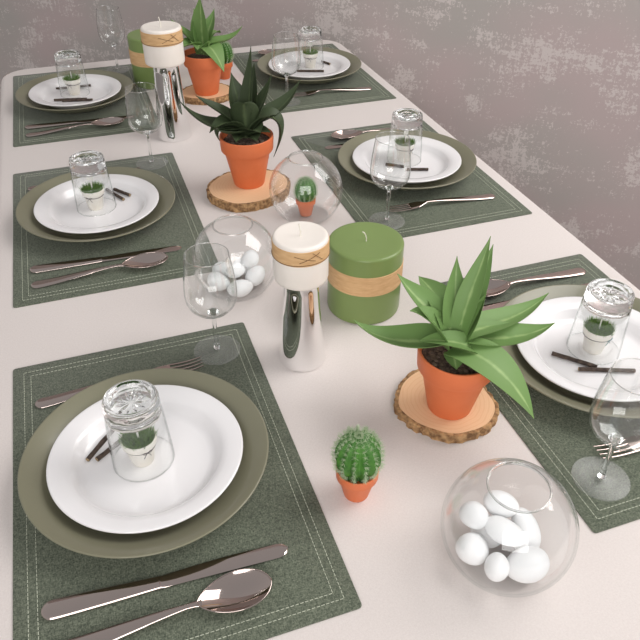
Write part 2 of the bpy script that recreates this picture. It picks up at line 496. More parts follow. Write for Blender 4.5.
def make_spoon():
    r = empty('table_spoon')
    st = handle_stations(0.136, 0.0104, 0.0030, 0.0, 0.0085, 0.0022, 0.0017)
    st += [(0.144, 0.0034, 0.0016, 0.0098, 0), (0.151, 0.0048, 0.0012, 0.0092, 0)]
    loft(st, power=0.85).build('handle', M_['steel'], r, angle=50)
    # concave bowl
    L, W, D = 0.076, 0.0218, 0.0102; nx, ny = 22, 16
    def edge(t):  # half width along the bowl, egg-shaped
        u = t ** 1.22; s = 2 * u - 1
        return W * max(0.0, 1 - s * s) ** 0.56
    top = []; bot = []
    for i in range(nx + 1):
        t = 0.5 - 0.5 * cos(pi * i / nx)
        hw = max(edge(t), 0.0012)
        for j in range(ny + 1):
            s = -1 + 2 * j / ny
            rad = min(1.0, math.sqrt((2 * t ** 1.22 - 1) ** 2 + (s * hw / W) ** 2))
            z = 0.0112 - D * (1 - rad ** 2.0)
            top.append((0.146 + L * t, s * hw, z)); bot.append((0.146 + L * t, s * hw * 1.02, z - 0.0011))
    mb = MB(); w = ny + 1; fs = []
    for i in range(nx):
        for j in range(ny):
            a = i * w + j; fs.append((a, a + 1, a + 1 + w, a + w))
    n0 = len(top); bf = [tuple(x + n0 for x in reversed(f)) for f in fs]
    side = []
    per = [j for j in range(ny)] + [i * w + ny for i in range(nx)] + [nx * w + ny - j for j in range(ny)] + [(nx - i) * w for i in range(nx)]
    for k in range(len(per)):
        a, b = per[k], per[(k + 1) % len(per)]; side.append((a, b, b + n0, a + n0))
    mb.add(top + bot, fs + bf + side)
    rim = [Vector(top[k]) + Vector((0, 0, -0.0004)) for k in per]; rim.append(rim[0])
    tube(rim, 0.0008, 8, mb); mb.build('bowl', M_['steel'], r, angle=60)
    return tag(r, '', 'spoon', 'table spoons')
def make_fork():
    r = empty('table_fork')
    st = handle_stations(0.140, 0.0098, 0.0030, 0.0, 0.0085, 0.0022, 0.0016)
    st += [(0.148, 0.0034, 0.0015, 0.0098, 0)]
    loft(st, power=0.85).build('handle', M_['steel'], r, angle=50)
    def zc(x):   # dips and curls up to the tine tips
        t = (x - 0.146) / 0.078; return 0.0098 - 0.0125 * t + 0.0105 * t * t * t * 0.9
    hs = [(0.146, 0.0034), (0.152, 0.0052), (0.158, 0.0085), (0.164, 0.0108), (0.172, 0.0118), (0.180, 0.0118)]
    loft([(x, w, 0.0010, zc(x), 0) for x, w in hs], power=0.8).build('head', M_['steel'], r, angle=50)
    for k in range(4):
        y = -0.0102 + k * 0.0068
        mb = loft([(x, 0.0016 - 0.0009 * max(0, (x - 0.205) / 0.02), 0.0009, zc(x), y * (1 - 0.06 * (x - 0.178) / 0.045)) for x in (0.178, 0.186, 0.194, 0.202, 0.210, 0.217, 0.224)], seg=8)
        mb.build('tine', M_['steel'], r, angle=50)
    return tag(r, '', 'fork', 'table forks')

# ------------------------------------------------------------------ glassware
def make_wineglass():
    r = empty('wine_glass')
    lathe([(0, 0.0), (0.0325, 0.0), (0.0335, 0.0006), (0.0325, 0.0013), (0.020, 0.0019), (0.010, 0.0028), (0.0050, 0.0050), (0.0, 0.0050)], 56).build('foot', M_['footglass'], r, angle=60)
    lathe([(0, 0.0046), (0.0050, 0.0048), (0.0036, 0.0090), (0.0030, 0.020), (0.0029, 0.045), (0.0032, 0.060), (0.0045, 0.0655), (0.0080, 0.0684), (0.0085, 0.0692), (0.0045, 0.0725), (0, 0.0735)], 20).build('stem', M_['solid'], r, angle=60)
    out = [(0.0, 0.0680), (0.008, 0.0688), (0.017, 0.0715), (0.0255, 0.0765), (0.0318, 0.0840), (0.0352, 0.0930), (0.0360, 0.1030), (0.0356, 0.114), (0.0341, 0.129), (0.0318, 0.146), (0.0294, 0.1622)]
    inn = [(0.0288, 0.1622), (0.0311, 0.146), (0.0333, 0.129), (0.0348, 0.114), (0.0352, 0.1035), (0.0344, 0.0938), (0.0310, 0.0852), (0.0247, 0.0780), (0.0165, 0.0732), (0.008, 0.0712), (0.0, 0.0708)]
    lathe(out + inn, 64).build('bowl', M_['glass'], r, angle=75)
    tube([(0.0291 * cos(2 * pi * k / 56), 0.0291 * sin(2 * pi * k / 56), 0.1625) for k in range(57)], 0.00055, 8).build('rim', M_['solid'], r)
    return tag(r, '', 'wine glass', 'long-stemmed wine glasses')

def make_tumbler():
    """stands upside down: open rim on the plate, thick cut base on top"""
    r = empty('glass_tumbler')
    lathe([(0.0362, 0.0), (0.0356, 0.020), (0.0338, 0.055), (0.0322, 0.076), (0.0316, 0.082), (0.0306, 0.082), (0.0313, 0.075), (0.0328, 0.055), (0.0345, 0.020), (0.0350, 0.0)], 64, closed=True).build('wall', M_['glass'], r, angle=60)
    tube([(0.0356 * cos(2 * pi * k / 56), 0.0356 * sin(2 * pi * k / 56), 0.0006) for k in range(57)], 0.0006, 8).build('rim', M_['solid'], r)
    lathe([(0.0, 0.0790), (0.010, 0.0793), (0.020, 0.0800), (0.0265, 0.0790), (0.0298, 0.0760), (0.0318, 0.0775), (0.0314, 0.0900), (0.0309, 0.0975), (0.0300, 0.1000), (0.0280, 0.1012), (0.0255, 0.1005), (0.0235, 0.0975), (0.0225, 0.0945), (0.012, 0.0925), (0.0, 0.0920)],
          70, rfun=lambda a, z: 1 + (0.010 * cos(a * 14) if z < 0.092 else 0)).build('thick_base', M_['solid'], r, angle=50)
    cut = MB()                      # star cut in the base
    for k in range(12):
        a = 2 * pi * k / 12; c, s = cos(a), sin(a)
        P = lambda rr, tt, z: (rr * c - tt * s, rr * s + tt * c, z)
        cut.add([P(0.002, 0, .0934), P(0.012, .0022, .0940), P(0.0215, 0, .0962), P(0.012, -.0022, .0940), P(0.012, 0, .0968), P(0.012, 0, .0932)],
                [(0, 1, 4), (1, 2, 4), (2, 3, 4), (3, 0, 4), (0, 5, 1), (1, 5, 2), (2, 5, 3), (3, 5, 0)])
    cut.build('star_cut', M_['solid'], r, smooth=False)
    return tag(r, '', 'tumbler', 'upturned glass tumblers')

# ------------------------------------------------------------------ mini pot with grass
def pot_profile(h, rt, rb, lip, wall_t=0.0016):
    """outer bottom -> lip -> inside"""
    zl = h - lip; rl = rb + (rt * 0.865 - rb) * 0.97
    return [(0, 0), (rb * 0.96, 0), (rb, h * 0.02), (rl, zl - h * 0.01), (rl + 0.0003, zl), (rt * 0.955, zl + h * 0.012), (rt * 0.975, zl + h * 0.03), (rt, h - h * 0.03), (rt * 0.995, h - h * 0.008), (rt * 0.975, h),
            (rt * 0.93, h - h * 0.006), (rt * 0.92, h - h * 0.04), (rt * 0.88, h * 0.86), (0, h * 0.86)]
def make_grass_pot(flag_card):
    r = empty('potted_grass')
    h = 0.0395
    lathe(pot_profile(h, 0.0208, 0.0133, 0.0105), 40).build('pot', M_['potw'], r, angle=40)
    rnd = random.Random(3 if flag_card else 4)
    mb = MB()
    for k in range(900):
        rr = 0.0186 * math.sqrt(rnd.random()); a = rnd.random() * 2 * pi
        x, y = rr * cos(a), rr * sin(a); lean = 0.35 * rr / 0.0186 + rnd.uniform(-.15, .25); b = rnd.random() * 2 * pi
        hh = rnd.uniform(0.0085, 0.0135); z = h * 0.85
        dx, dy = cos(a) * lean * hh + rnd.uniform(-1, 1) * .0012, sin(a) * lean * hh + rnd.uniform(-1, 1) * .0012
        w = 0.00055; wx, wy = w * cos(b), w * sin(b); nx, ny = -wy * .5, wx * .5
        mb.add([(x - wx, y - wy, z), (x + wx, y + wy, z), (x + nx, y + ny, z), (x + dx, y + dy, z + hh)], [(0, 1, 3), (1, 2, 3), (2, 0, 3), (0, 2, 1)])
    lathe([(0, h * .92), (0.010, h * .90), (0.0183, h * .86), (0.0183, h * .84), (0, h * .84)], 24, mb)
    g = mb.build('grass', M_['grass'], r, smooth=False); g['kind'] = 'stuff'
    ring = [(0.01865 * cos(t), 0.01865 * sin(t), 0.0275 + 0.0006 * sin(2 * t)) for t in [2 * pi * k / 36 for k in range(37)]]
    tube(ring, 0.0005, 6, caps=True).build('twine', M_['twine'], r)
    bow = MB()
    for s in (-1, 1):
        tube([(0, -0.0192, 0.0275), (s * .003, -0.0202, 0.0303), (s * .0062, -0.0199, 0.0296), (s * .004, -0.0200, 0.0275), (0, -0.0192, 0.0275)], 0.00038, 6, bow)
        tube([(0, -0.0192, 0.0275), (s * .003, -0.0190, 0.0238), (s * .0045, -0.0182, 0.0198)], 0.00038, 6, bow)
    bow.build('bow', M_['twine'], r)
    st = box(-0.0012, 0.0012, -0.0005, 0.0005, h * 0.85, h + (0.026 if flag_card else 0.0165)).build('stick', M_['card'], r, smooth=False)
    if flag_card:
        box(-0.0062, 0.0062, -0.0010, -0.0005, h + 0.0165, h + 0.0275).build('name_card', M_['card'], r, smooth=False)
    return tag(r, '', 'mini potted grass', 'mini white pots of grass')

def make_twig(L, label, name='twig'):
    rnd = random.Random(int(L * 1e5))
    n = 9; pts = [(L * k / (n - 1), rnd.uniform(-.0003, .0003), 0.0033 + rnd.uniform(0, .0002)) for k in range(n)]
    mb = tube(pts, [0.0030 * rnd.uniform(.93, 1.05) for _ in range(n)], 9, endmi=1, jit=0.05)
    return tag(mb.build(name, [M_['twig'], M_['twig_end']], angle=60), label, 'twig', 'short dark twigs on the white plates')

# ------------------------------------------------------------------ aloe
def bez(p0, p1, p2, p3, t):
    u = 1 - t; return p0 * u ** 3 + p1 * 3 * u * u * t + p2 * 3 * u * t * t + p3 * t ** 3
def leaf_mesh(base, tip, W, lift, sag, fold=0.45, twist=0.0, face=None, p1=None, p2=None):
    """pointed channelled leaf; lift: how far it climbs before leaning out; sag: droop of the far half"""
    base, tip = Vector(base), Vector(tip); d = tip - base
    if p1: p1 = Vector(p1)
    else: p1 = base + Vector((d.x * 0.12, d.y * 0.12, lift))
    p2 = Vector(p2) if p2 else tip - Vector((d.x * 0.34, d.y * 0.34, -sag))
    n = 26; m = 8; T = 0.0016
    out = Vector((d.x, d.y, 0))
    if out.length < 1e-4: out = Vector((0, -1, 0))
    out.normalize()
    if face: out = Vector(face).normalized()
    top = []; bot = []; uv = []
    for i in range(n + 1):
        t = i / n; p = bez(base, p1, p2, tip, t)
        tg = (bez(base, p1, p2, tip, min(1, t + .01)) - bez(base, p1, p2, tip, max(0, t - .01))).normalized()
        side = tg.cross(-out if abs(tg.z) > 0.3 else Vector((0, 0, 1)))
        sd2 = Vector((-out.y, out.x, 0))
        side = sd2 - tg * sd2.dot(tg); side.normalize()
        nrm = side.cross(tg)
        # nrm should look to the plant's middle / upwards
        ref = keep if i else Vector((0, 0, 1)) - out * 0.9
        if nrm.dot(ref) < 0: nrm = -nrm
        keep = nrm.copy()
        tw = twist * t; s2 = side * cos(tw) + nrm * sin(tw); nrm = nrm * cos(tw) - side * sin(tw); side = s2
        q_ = max(0, (t - 0.36) / 0.64)
        w = W * (0.66 + 0.34 * sin(min(1, t / 0.38) * pi / 2)) * (1 - q_) ** 1.1 * (1 + 1.0 * q_)
        w = max(w, 0.0003)
        for j in range(m + 1):
            s = -1 + 2 * j / m
            q = p + side * (s * w * (1 - 0.12 * fold)) + nrm * (w * fold * (abs(s) ** 1.6) )
            th = T * (1.25 - abs(s)) * (1 - 0.75 * t) + 0.0002
            top.append(q + nrm * th * 0.5); bot.append(q - nrm * th); uv.append((abs(s), t))
    w_ = m + 1; fs = []
    for i in range(n):
        for j in range(m):
            a = i * w_ + j; fs.append((a, a + 1, a + 1 + w_, a + w_))
    n0 = len(top); bf = [tuple(x + n0 for x in reversed(f)) for f in fs]
    per = [j for j in range(m)] + [i * w_ + m for i in range(n)] + [n * w_ + m - j for j in range(m)] + [(n - i) * w_ for i in range(n)]
    side_f = [(per[k], per[(k + 1) % len(per)], per[(k + 1) % len(per)] + n0, per[k] + n0) for k in range(len(per))]
    mb = MB(); mb.add(top + bot, fs + bf + side_f); mb.uv = uv + uv
    return mb

def make_aloe(pos, s, leaves, lm, label, z0, crown=(0, 0)):
    """pot of rim radius s*0.046, height s*0.078"""
    r = empty('potted_aloe', (pos[0], pos[1], z0))
    h = 0.0895 * s
    pot = lathe(pot_profile(h, 0.046 * s, 0.0268 * s, 0.0265 * s), 64).build('pot', M_['terra'], r, angle=40)
    lathe([(0, h * .90), (0.030 * s, h * .89), (0.0422 * s, h * .87), (0.0415 * s, h * .855), (0, h * .855)], 32).build('soil', M_['soil'], r)
    rnd = random.Random(len(leaves)); mb = MB()
    for k in range(46):
        a = rnd.random() * 2 * pi; rr = s * rnd.uniform(0.012, 0.038); q = rnd.uniform(.0022, .0045)
        c = Vector((rr * cos(a), rr * sin(a), h * .885 + q * .3)); vs = []
        bm = bmesh.new(); bmesh.ops.create_icosphere(bm, subdivisions=1, radius=q)
        vs = [c + Vector((v.co.x * rnd.uniform(.8, 1.2), v.co.y * rnd.uniform(.8, 1.2), v.co.z * .7)) for v in bm.verts]
        mb.add(vs, [tuple(v.index for v in f.verts) for f in bm.faces]); bm.free()
    g = mb.build('gravel', M_['gravel'], r); g['kind'] = 'stuff'
    for (tx, ty, tz, W, lift, sag, fold, twist, *own) in leaves:
        a = math.atan2(ty, tx); rb = min(0.011 * s, 0.35 * math.hypot(tx, ty))
        flat = min(1.0, math.hypot(tx, ty) / 0.10)
        base = (rb * cos(a), rb * sin(a), h * (0.92 + 0.22 * flat))
        dz = z0 - TZ; base = (base[0] + crown[0], base[1] + crown[1], base[2]); kw = {}
        if own: base = (own[0][0], own[0][1], own[0][2] - dz)
        if len(own) > 1: kw = dict(p1=(own[1][0], own[1][1], own[1][2] - dz), p2=(own[2][0], own[2][1], own[2][2] - dz))
        leaf_mesh(base, (tx, ty, tz - dz), W * 1.25, lift, sag, fold, twist, **kw).build('leaf', lm, r, angle=70)
    return tag(r, label, 'potted plant', 'potted aloes on wood slices')

# ------------------------------------------------------------------ cactus
def make_cactus():
    r = empty('potted_cactus')
    h = 0.040
    lathe(pot_profile(h, 0.0218, 0.0128, 0.0125), 48).build('pot', M_['terra'], r, angle=40)
    NR = 13
    def rf(a, z): return 1 + 0.10 * cos(NR * a)
    prof = [(0, 0.0335), (0.0150, 0.0340)] + [(0.0212 * cos(t) ** 0.85 if cos(t) > 1e-3 else 0, 0.0560 + (0.0285 if t > 0 else 0.021) * sin(t)) for t in [R(a) for a in (-62, -45, -28, -12, 5, 20, 35, 48, 60, 70, 79, 86)]] + [(0, 0.0838)]
    lathe(prof, NR * 8, rfun=rf).build('body', M_['cactus'], r, angle=70)
    rnd = random.Random(11); mb = MB()
    for k in range(NR):
        a0 = 2 * pi * k / NR
        for j in range(13):
            t = R(-48 + 132 * j / 12.0); c = 0.0212 * 1.10 * max(cos(t), 0.02) ** 0.85; z = 0.0560 + (0.0285 if t > 0 else 0.021) * sin(t)
            p = Vector((c * cos(a0), c * sin(a0), z)); nr = Vector((cos(a0) * cos(t), sin(a0) * cos(t), sin(t) * 0.9)).normalized()
            for q in range(22):
                d = (nr + Vector((rnd.uniform(-1, 1), rnd.uniform(-1, 1), rnd.uniform(-1, 1))) * 0.85).normalized()
                if d.dot(nr) < 0.15: d = (d + nr).normalized()
                L = rnd.uniform(.0035, .0068); s = d.cross(Vector((0.3, 0.2, 1))).normalized() * 0.00016; u = d.cross(s)
                mb.add([p + s, p - s * .5 + u, p - s * .5 - u, p + d * L], [(0, 1, 3), (1, 2, 3), (2, 0, 3), (0, 2, 1)])
    sp = mb.build('spines', M_['spine'], r, smooth=False); sp['kind'] = 'stuff'; sp['label'] = 'fine whitish spines'
    return tag(r, '', 'potted cactus', 'small round cacti in terracotta pots')

# ------------------------------------------------------------------ wood slice
def make_slice(pos, rx, ry, th, seed, label, rot=0.0):
    rnd = random.Random(seed); ph = [rnd.uniform(0, 6.28) for _ in range(6)]; n = 96
    def f(a): return 1 + 0.030 * sin(2 * a + ph[0]) + 0.022 * sin(3 * a + ph[1]) + 0.016 * sin(5 * a + ph[2]) + 0.008 * sin(9 * a + ph[3])
    def ring(d, jit=0.0): return [((rx * f(a) - d + rnd.uniform(-jit, jit)) * cos(a), (ry * f(a) - d + rnd.uniform(-jit, jit)) * sin(a)) for a in [2 * pi * k / n for k in range(n)]]
    root = slab([ring(0.0045), ring(0.0045)], [0.0, th]).build('wood_slice', M_['wood'], smooth=False)
    root.location = (pos[0], pos[1], TZ); root.rotation_euler = (0, 0, rot)
    bark = MB(); A = ring(0.0044); vs = []; fs = []
    lv = [(-1, 0.0004), (0, 0.0), (1, th * .25), (1, th * .5), (1, th * .75), (0, th), (-1, th + .0002)]
    rough = [[rnd.uniform(-.0009, .0012) for _ in range(n)] for _ in lv]
    crack = [1 if rnd.random() > 0.12 else 0 for _ in range(n)]
    B = ring(-0.0002)
    for q, (k, z) in enumerate(lv):
        for i in range(n):
            if k == -1: x, y = A[i]
            else:
                x, y = B[i]; l = math.hypot(x, y); o = rough[q][i] + (0.0006 if k == 1 else 0) - (0.0026 if not crack[i] else 0)
                x += x / l * o; y += y / l * o
            vs.append((x, y, z + (rough[q][i] * .3 if 0 < q < 6 else 0) * (1 if q > 1 else 0)))
    L = len(lv)
    for q in range(L):
        for i in range(n):
            j = (i + 1) % n; p = (q + 1) % L
            fs.append((q * n + i, q * n + j, p * n + j, p * n + i))
    bark.add(vs, fs); b = bark.build('bark', M_['bark'], root, smooth=False); b['label'] = 'rough brown bark rim'
    return tag(root, label, 'wood slice', 'rustic wood slices')

# ------------------------------------------------------------------ candles
def make_pillar(name, Rr, H, zb0, zb1, wax, label, s=1.0, wick_bend=0.006, string=False):
    r = empty(name)
    e = 0.004
    p = [(0, 0), (Rr * .93, 0), (Rr * .985, 0.0015), (Rr, 0.005)] + [(Rr, H * .5)] + arc(Rr - e, H - e, e, 0, 90, 5) + [(Rr * .80, H - 0.0003), (Rr * .55, H - 0.0012), (0.003, H - 0.0018), (0, H - 0.0018)]
    lathe(p, 72).build('wax', wax, r, angle=45)
    lathe([(Rr + .0001, zb0), (Rr + .0009, zb0 + .0004), (Rr + .0009, zb1 - .0004), (Rr + .0001, zb1)], 72, closed=True).build('cork_band', M_['band'], r, angle=50)
    w = wick_bend
    tube([(0, 0, H - .003), (0.0002, 0, H + .003), (-w * .2, 0.001, H + .008), (-w * .8, .001, H + .0125), (-w * 1.5, 0.0015, H + .0145)], 0.0008, 8).build('wick', M_['wick'], r)
    if string:
        mb = MB()
        tube([((Rr + .0013) * cos(t), (Rr + .0013) * sin(t), zb0 + 0.002 + 0.0006 * sin(3 * t)) for t in [2 * pi * k / 60 for k in range(61)]], 0.0005, 6, mb)
        for a0, a1, za, zb in ((-110, -68, .30, .82), (-84, -60, .9, .25), (-120, -78, .75, .35)):
            tube([((Rr + .0015) * cos(R(a0 + (a1 - a0) * k / 8)), (Rr + .0015) * sin(R(a0 + (a1 - a0) * k / 8)), zb0 + (zb1 - zb0) * (za + (zb - za) * k / 8)) for k in range(9)], 0.0004, 6, mb)
        mb.build('twine', M_['twine'] if False else simple('jute_twine', srgb(120, 92, 62), 0.9, noise=(300, srgb(150, 118, 80))), r)
    return r
def make_holder():
    p = [(0, 0), (0.0325, 0), (0.0335, 0.0012), (0.0335, 0.003), (0.0322, 0.010), (0.0295, 0.035), (0.0270, 0.065), (0.0248, 0.095), (0.0232, 0.125), (0.0228, 0.1385), (0.0240, 0.1412), (0.0250, 0.1425), (0.0245, 0.1430), (0.0, 0.1430)]
    p = [(r_, z_ * 0.9725) for r_, z_ in p]
    o = lathe(p, 96).build('candle_holder', M_['chrome'], angle=45)
    return tag(o, '', 'candle holder', 'tall mirror-bright candle holders')

# ------------------------------------------------------------------ bowls
def make_bowl():
    Rs, Rn, zc = 0.0680, 0.0300, 0.0545
    t = 0.0019
    a_top = math.degrees(math.acos(Rn / Rs)); a_bot = -math.degrees(math.asin((zc - 0.0) / Rs * 0.995))
    out = [(0, 0.0)] + [(x, max(z, 0)) for x, z in arc(0, zc, Rs, -53.5, a_top, 34)]
    ri = Rs - t; zb = zc - ri * sin(R(53.5)) + 0.0014
    inn = [(x, z) for x, z in arc(0, zc, ri, a_top, -53.5, 34)]
    inn = [(x, z) for x, z in inn if z > zb] + [(ri * cos(R(50.5)), zb), (0, zb)]
    rt_z = zc + Rs * sin(R(a_top))
    lip = [(Rn + .0006, rt_z + .0012), (Rn - .0004, rt_z + .0016), (Rn - .0012, rt_z + .0010)]
    o = lathe(out + lip + inn, 80).build('glass_bowl', M_['bowlglass'], angle=60)
    tube([((Rn + .0001) * cos(2 * pi * k / 64), (Rn + .0001) * sin(2 * pi * k / 64), rt_z + .0012) for k in range(65)], 0.0011, 8).build('rim', M_['solid'], o)
    return tag(o, '', 'glass bowl', 'round glass fishbowls'), zb

def make_pebble(seed, a, b, c):
    rnd = random.Random(seed)
    bm = bmesh.new(); bmesh.ops.create_icosphere(bm, subdivisions=4, radius=1.0)
    ph = [rnd.uniform(0, 6.28) for _ in range(4)]
    for v in bm.verts:
        x, y, z = v.co
        k = 1 + 0.05 * sin(2.1 * x + ph[0]) + 0.05 * sin(2.6 * y + ph[1]) + 0.03 * sin(3.3 * z + ph[2]) - 0.06 * x
        v.co = Vector((x * a * k, y * b * k * (1 - 0.10 * x), z * c * k))
    me = bpy.data.meshes.new('pebble'); bm.to_mesh(me); bm.free()
    me.materials.append(M_['pebble']); me.polygons.foreach_set('use_smooth', [True] * len(me.polygons))
    o = bpy.data.objects.new('pebble', me); COL.objects.link(o)
    return o

# ================================================================== the table is laid
# one entry per place: name used in labels, side, mat centre y, plate y, pot centre, which pot
YM = (0.1090, 0.7462, 1.3756)
places = [
    # key, side, mat y, plate(x, y), tumbler(x, y), wine glass(x, y), flag card
    ('L1', 0, YM[0], (0.1555, 0.1125), (0.1505, 0.1200), (0.2785, 0.3000), False),
    ('L2', 0, YM[1], (0.1550, 0.7520), (0.1520, 0.7680), (0.2800, 0.9480), True),
    ('L3', 0, YM[2], (0.1555, 1.3700), (0.1530, 1.3950), (0.2780, 1.5800), False),
    ('R1', 1, YM[0] - .003, (0.7765, 0.1050), (0.7830, 0.1175), (0.6555, -0.0760), False),
    ('R2', 1, YM[1] - .003, (0.7780, 0.7420), (0.7860, 0.7700), (0.6570, 0.5610), True),
    ('R3', 1, YM[2], (0.7755, 1.3730), (0.7880, 1.4000), (0.6570, 1.1950), True),
]
SEAT = {
    'L1': 'at the nearest left place', 'L2': 'at the middle left place', 'L3': 'at the far left place by the wall',
    'R1': 'at the nearest right place', 'R2': 'at the middle right place', 'R3': 'at the far right place by the wall'}
mat0, ch0, pl0 = make_mat(), make_charger(), make_plate()
kn0, sp0, fk0 = make_knife(), make_spoon(), make_fork()
wg0, tu0 = make_wineglass(), make_tumbler()
gp_plain, gp_card = make_grass_pot(False), make_grass_pot(True)
used = {k: [] for k in ('mat', 'ch', 'pl', 'kn', 'sp', 'fk', 'wg', 'tu', 'gp', 'gc')}
ZP = TZ + MT + 0.0004
WELL = ZP + 0.0050 + 0.0056 + 0.0002       # inside of the white plate
def local(side, my, lx, ly):
    """mat-local to world: left places face right, right places are turned half round"""
    return (0.165 + lx, my + ly) if side == 0 else (0.767 - lx, my - ly)
for key, side, my, pxy, txy, wxy, card in places:
    s = SEAT[key]; rz = 0 if side == 0 else pi
    cx, cy = local(side, my, 0, 0)
    place(mat0, used['mat'], (cx, cy, TZ), rz, 'green stitched placemat ' + s)
    place(ch0, used['ch'], (pxy[0], pxy[1], ZP), rz, 'olive green charger plate ' + s)
    place(pl0, used['pl'], (pxy[0], pxy[1], ZP + 0.0051), rz, 'white dinner plate ' + s)
    def bar(proto, u, a, b, label, z=ZP):
        A = local(side, my, *a); B = local(side, my, *b)
        place(proto, used[u], (A[0], A[1], z), math.atan2(B[1] - A[1], B[0] - A[0]), label)
    bar(kn0, 'kn', (-0.138, -0.1475), (0.114, -0.1590), 'steel table knife ' + s)
    bar(sp0, 'sp', (-0.137, -0.1945), (0.085, -0.1915), 'steel table spoon ' + s)
    if side == 0: bar(fk0, 'fk', (-0.137, 0.157), (0.093, 0.166), 'steel table fork ' + s)
    else: bar(fk0, 'fk', (-0.129, 0.163), (0.085, 0.152), 'steel table fork ' + s)
    place(wg0, used['wg'], (wxy[0], wxy[1], ZP - 0.0002), rz, 'clear wine glass ' + s)
    place(tu0, used['tu'], (txy[0], txy[1], WELL), rz + 0.2, 'upside-down tumbler over mini pot ' + s)
    nm = 'tiny white pot of grass under the tumbler ' + s
    g = place(gp_card if card else gp_plain, used['gc' if card else 'gp'], (txy[0] - 0.001, txy[1] - 0.001, WELL), (0.35 if key in ('L1', 'R1', 'R2') else -0.5), nm)
    if key == 'R1':
        for c in g.children:
            if c.name.startswith('bow'):
                c.data = c.data.copy(); c.data.materials[0] = M_['ribbon']; c['label'] = 'teal bow on the twine'
# twigs: start, end, label
twigs = [
    ((0.0870, 0.1360), (0.1280, 0.1840), 'left one of the two crossed twigs on the nearest left plate'),
    ((0.0975, 0.1330), (0.1370, 0.1600), 'right one of the two crossed twigs on the nearest left plate'),
    ((0.1765, 0.8280), (0.2030, 0.7760), 'inner twig right of the pot on the middle left plate'),
    ((0.1905, 0.8240), (0.2165, 0.7890), 'outer twig right of the pot on the middle left plate'),
    ((0.1000, 1.3560), (0.1780, 1.3390), 'longer twig in front of the pot on the far left plate'),
    ((0.1190, 1.3440), (0.1910, 1.3280), 'shorter twig nearest the rim of the far left plate'),
    ((0.1080, 1.4370), (0.1950, 1.4340), 'twig behind the pot on the far left plate'),
    ((0.7190, 0.1240), (0.7610, 0.0790), 'slanting twig left of the pot on the nearest right plate'),
    ((0.7344, 0.0836), (0.8050, 0.0556), 'twig lying nearest the rim of the nearest right plate'),
    ((0.7380, 0.7560), (0.7690, 0.7330), 'thin slanting twig on the middle right plate'),
    ((0.7700, 0.7195), (0.8110, 0.7050), 'straight twig near the rim of the middle right plate'),
    ((0.7380, 1.3700), (0.8080, 1.3450), 'long twig in front of the pot on the far right plate'),
    ((0.8300, 1.4250), (0.8430, 1.3950), 'stubby twig right of the pot on the far right plate'),
]
for a, b, lab in twigs:
    t = make_twig(math.hypot(b[0] - a[0], b[1] - a[1]), lab)
    t.location = (a[0], a[1], WELL); t.rotation_euler = (0, 0, math.atan2(b[1] - a[1], b[0] - a[0]))

# ---- plants on wood slices
SL1, SL2, SL3 = 0.0130, 0.0170, 0.0150
make_slice((0.5375, 0.0930), 0.0660, 0.0640, SL1, 5, 'wood slice under the nearest aloe')
make_slice((0.4430, 0.7540), 0.0820, 0.0740, SL2, 9, 'largest wood slice, under the dark middle aloe', 0.4)
make_slice((0.4730, 1.3020), 0.0660, 0.0620, SL3, 13, 'wood slice under the farthest aloe')
#        tip x,   y,     z (over the table)  W     lift   sag   fold twist
al1 = [(0.047, 0.042, 0.234, 0.0118, 0.060, -0.050, 0.45, 0.0),
       (0.064, 0.058, 0.210, 0.0135, 0.050, -0.045, 0.5, 0.3),
       (0.016, 0.058, 0.203, 0.0135, 0.050, -0.045, 0.5, 0.0),
       (-0.056, 0.068, 0.187, 0.0185, 0.030, -0.030, 0.45, 0.0),
       (-0.118, 0.050, 0.146, 0.0200, 0.000, -0.046, 0.40, 0.0),
       (-0.056, 0.028, 0.160, 0.0150, 0.026, 0.002, 0.45, 0.0),
       (-0.052, 0.006, 0.130, 0.0140, 0.010, 0.004, 0.35, 0.0, (0.012, -0.016, 0.116)),
       (0.054, -0.096, 0.064, 0.0235, 0, 0, 0.18, 0.0, (-0.010, -0.002, 0.114), (0.010, -0.034, 0.132), (0.036, -0.074, 0.110)),
       (0.126, -0.010, 0.124, 0.0215, -0.002, -0.026, 0.38, 0.0),
       (0.148, 0.039, 0.131, 0.0175, 0.008, -0.032, 0.42, 0.0),
       (0.034, 0.012, 0.176, 0.0135, 0.030, -0.040, 0.55, 0.0),
       (-0.008, 0.103, 0.150, 0.0165, 0.040, 0.000, 0.45, 0.0),
       (-0.018, -0.030, 0.106, 0.0110, 0.004, 0.000, 0.4, 0.0)]
